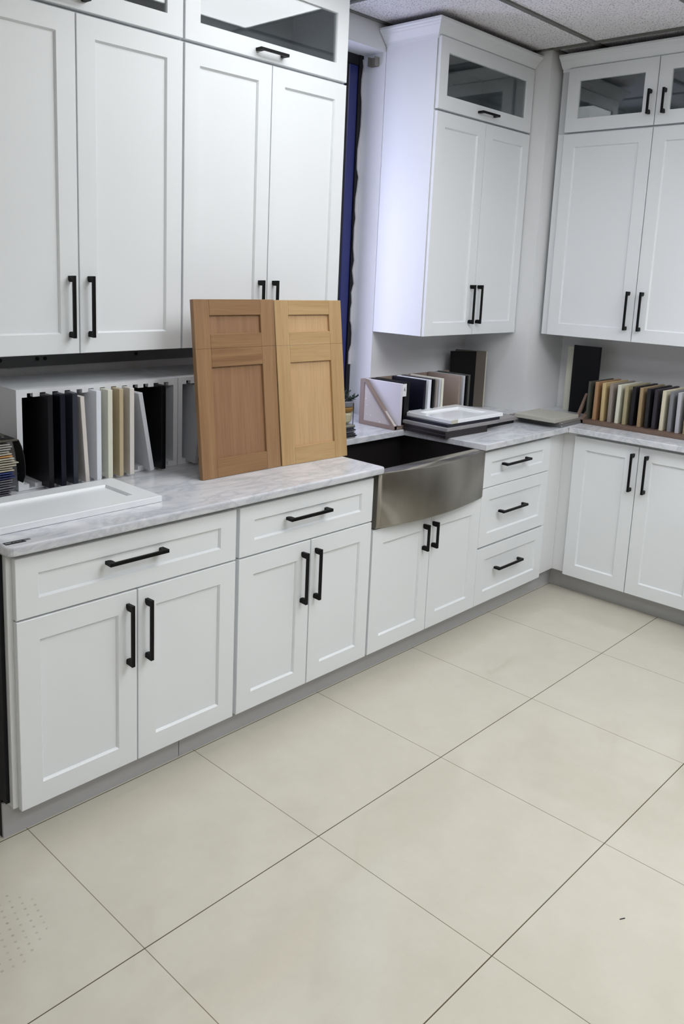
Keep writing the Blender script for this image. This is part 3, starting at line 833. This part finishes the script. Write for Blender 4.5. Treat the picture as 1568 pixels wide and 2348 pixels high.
# flat boards by the column
Gf = 'boards lying flat before the corner column'
flat_door('flat_board', 3.745, -.016, .278, .300, .9300, paint('pewter', (112, 112, 114)), 'pewter grey board at the bottom of the small pile by the column', th=.0148, rz=.02, group=Gf, plain=True)
flat_door('flat_board', 3.742, -.012, .270, .296, .9452, paint('pewter_wood', (128, 126, 122)), 'grey-brown board in the middle of the small pile by the column', th=.0148, rz=.02, group=Gf, plain=True)
flat_door('flat_board', 3.682, -.018, .265, .235, .9655, paint('greige', (176, 174, 164)), 'greige board on top of the small pile by the column', th=.020, rz=.03, group=Gf, plain=True)
for k, z in ((0, .938), (1, .922)):
    o = B(-.004, .004, -.002, 0, -.003, .003).build('corner_clip', mat('bright_clip', (225, 226, 228), .2, metal=1), loc=(3.754, -.0185, z), rot=(0, 0, .02))
    tag(o, ['upper', 'lower'][k] + ' tiny bright metal clip on the corner of the grey flat boards', 'clip')

# tall boards on the right wall
board('tall_board', 4.335, .120, .288, ZC1, 1.290, .018, paint('ivory_board', (206, 206, 190)), 'ivory board behind the tall black board on the right wall')
board('tall_board', 4.300, .070, .232, ZC1, 1.302, .018, blk, 'tall black board left of the brown sample rack')

# ------------------------------------------------------------------ right rack
RR = tri_rack('sample_rack', 'brown sample rack with many wood boards on the right marble counter', 3.975, .0, -PI / 2, .66, .345, .212, BROWNR, BROWNR)
RR.location = (3.975, -.005, ZC1 + .002)
MB().prism([(-.012, .016), (.006, .016), (.100, .150), (.082, .150)], -.024, -.010, axis='x').build('brace', BROWNR, RR)
rc = [(-.020, (74, 76, 68), 'dark grey-green', .012), (-.055, (168, 132, 98), 'orange-brown wood', .018), (-.099, (198, 176, 130), 'yellow maple', .018), (-.140, (146, 136, 128), 'taupe', .018),
      (-.181, (216, 216, 200), 'cream', .018), (-.222, (168, 158, 126), 'olive beige', .018), (-.261, (24, 23, 27), 'matte black', .019), (-.302, (160, 138, 106), 'tan wood', .017),
      (-.342, (34, 32, 36), 'soft black', .018), (-.379, (50, 46, 54), 'charcoal', .018), (-.419, (212, 204, 180), 'sand cream', .018), (-.460, (124, 126, 130), 'medium grey', .018),
      (-.500, (182, 182, 188), 'light silver', .018), (-.540, (150, 140, 112), 'khaki', .018), (-.580, (120, 110, 96), 'brown grey', .018), (-.620, (60, 58, 60), 'anthracite', .018)]
for k, (y, rgb, nm, th) in enumerate(rc):
    m = mat('rack_' + nm.replace(' ', '_').replace('-', '_'), rgb, .42)
    x0 = 4.030 if k else 4.016
    o = B(0, .270, -th / 2, th / 2, 0, .204, bev=.001).build('sample_board', m, loc=(x0, y, ZC1 + .0205), rot=(random.uniform(-.012, .012), 0, 0))
    tag(o, nm + ' sample board standing in the brown rack on the right wall', 'sample board', 'boards in the brown rack on the right')

# ------------------------------------------------------------------ tile stack and planter behind the maple door
Gt = 'thin dark tiles stacked at the sink back edge'
random.seed(5)
z = ZC1 + .001; k = 0
seq = [.006, .004, .005, .004, .006, .005, .004, .007, .005, .004, .006, .008]
tw = ['bottom', 'second', 'third', 'fourth', 'fifth', 'sixth', 'seventh', 'eighth', 'ninth', 'tenth', 'eleventh', 'topmost']
for h in seq:
    g_ = random.choice([(44, 46, 52), (70, 72, 78), (30, 31, 36), (96, 98, 104)]) if k else (170, 170, 172)
    if k == 11: g_ = (150, 150, 140)
    o = B(-.20, 0, 0, .15, 0, h - .0008, bev=.0006).build('stone_tile', mat('tile_%d_%d_%d' % g_, g_, .3), loc=(2.655 + random.uniform(-.010, .012), .426 + random.uniform(-.004, .004), z), rot=(0, 0, random.uniform(-.04, .04)))
    tag(o, ('pale ' if k == 0 else '') + 'thin stone tile, ' + tw[k] + ' of the pile behind the maple door', 'tile', Gt)
    z += h; k += 1
pl = thing('planter', 'little potted succulent on black wire legs behind the maple door', 'planter', (2.622, .470, z))
mb = MB(); mb.lathe([(.026, .006), (.034, .014), (.037, .045), (.034, .056)], 0, 0, 24); mb.build('pot', mat('cream_pot', (196, 190, 160), .5), pl, smooth=False)
mb = MB(); mb.lathe([(.030, .056), (.040, .060), (.043, .074), (.042, .080)], 0, 0, 24); mb.build('wood_band', mat('tan_wood_band', (150, 116, 62), .5), pl)
mb = MB(); mb.lathe([(.036, .080), (.040, .084), (.043, .104), (.042, .107), (.036, .107), (.034, .101), (.004, .100)], 0, 0, 24); mb.build('bowl', mat('grey_bowl', (128, 130, 138), .4), pl)
mb = MB()
for a in (0.2, 1.8, 3.4, 5.0):
    mb.tube([(.046 * math.cos(a), .046 * math.sin(a), 0), (.046 * math.cos(a), .046 * math.sin(a), .100)], .0018, 6)
mb.build('wire_stand', BLACK, pl)
random.seed(21)
leafm = mat('dark_green_leaf', (30, 56, 38), .45, var=(60, 14))
def leaf(mb, base, d, L, wd):
    base = Vector(base); d = Vector(d).normalized(); s = d.cross(Vector((0, 0, 1))).normalized(); u = s.cross(d)
    st = [(0, .25), (.3, .9), (.6, 1.0), (.85, .6), (1.0, .05)]
    prev = None
    for a, w_ in st:
        c_ = base + d * L * a + u * (L * .25 * math.sin(a * 2.2)); ww = wd * w_
        cur = [mb.bm.verts.new(c_ - s * ww), mb.bm.verts.new(c_ - u * .0012), mb.bm.verts.new(c_ + s * ww), mb.bm.verts.new(c_ + u * .0015)]
        if prev:
            for i in range(4): mb.bm.faces.new((prev[i], prev[(i + 1) % 4], cur[(i + 1) % 4], cur[i]))
        else: mb.bm.faces.new(cur)
        prev = cur
    mb.bm.faces.new(prev)
mb = MB(); lf = MB()
for k in range(11):
    a = random.uniform(0, 2 * PI); e = random.uniform(.3, 1.3); L = random.uniform(.03, .065)
    if k < 4: a = random.uniform(-1.2, .3); e = random.uniform(.1, .5); L = .055
    d = Vector((math.cos(a) * math.cos(e), math.sin(a) * math.cos(e), math.sin(e)))
    p0 = Vector((random.uniform(-.015, .015), random.uniform(-.015, .015), .101)); p1 = p0 + d * L
    mb.tube([p0, (p0 + p1) / 2 + Vector((0, 0, .004)), p1], [.0022, .0018, .0013], 6)
    for q in range(5):
        b2 = a + random.uniform(-1.4, 1.4); dd = Vector((math.cos(b2) * .8, math.sin(b2) * .8, random.uniform(-.1, .9)))
        leaf(lf, p0 + (p1 - p0) * random.uniform(.45, 1.0), dd, random.uniform(.012, .022), .0045)
mb.build('stem', mat('dark_stem', (24, 34, 26), .6), pl); lf.build('foliage', leafm, pl)

# small dark splinter on the floor
tag(B(-.008, .008, -.0012, .0012, 0, .0012).build('splinter', SCREW, loc=(1.838, -1.342, .0003), rot=(0, 0, -.5)), 'tiny dark splinter lying alone on the cream floor tile', 'debris')

# ------------------------------------------------------------------ unseen objects added on the right to shape the sink's reflections
ov = thing('oven', 'unseen black oven added past the right wall cabinets for the sink to reflect', 'oven', (3.80, -1.18, 0))
B(.02, .60, -.375, .375, .09, .905, bev=.003).build('body', mat('graphite_enamel', (46, 48, 54), .35), ov)
B(.0, .0195, -.365, .365, .22, .74, bev=.003).build('oven_door', mat('oven_black_glass', (18, 19, 22), .12), ov)
mb = MB(); mb.tube([(-.035, -.30, .70), (-.035, .30, .70)], .010, 10); mb.build('handle', STEEL, ov)
B(.03, .58, -.33, .33, 0, .09).build('plinth', BLACK, ov)
tc_ = thing('unseen_tall_cabinet', 'unseen tall walnut cabinet added on the right wall to darken the sink reflection', 'tall cabinet', (3.78, -3.62, 0))
B(.021, .62, -1.48, 1.48, .10, 2.45).build('body', mat('walnut_carcass', (48, 38, 30), .5), tc_)
for k in range(4):
    y0 = -1.475 + .7385 * k
    dd = MB().shaker(0, .7345, .105, 2.445, .07).build('door', mat('walnut_door', (54, 42, 33), .45), tc_, loc=(0, y0 + .7345, 0), rot=(0, 0, -PI / 2))
    add_handle(dd, .035 if k % 2 else .70, 1.1, .2, True)
B(.07, .60, -1.47, 1.47, 0, .10).build('plinth', BLACK, tc_)
tag(B(2.75, 3.70, -4.9, -1.95, 0, .012, bev=.004).build('floor_mat', mat('brown_mat_pile', (40, 33, 28), .95, bump=(300, .6))), 'unseen dark brown mat added on the floor to darken the sink reflection', 'floor mat')  # unseen; added so the steel apron mirrors something dark
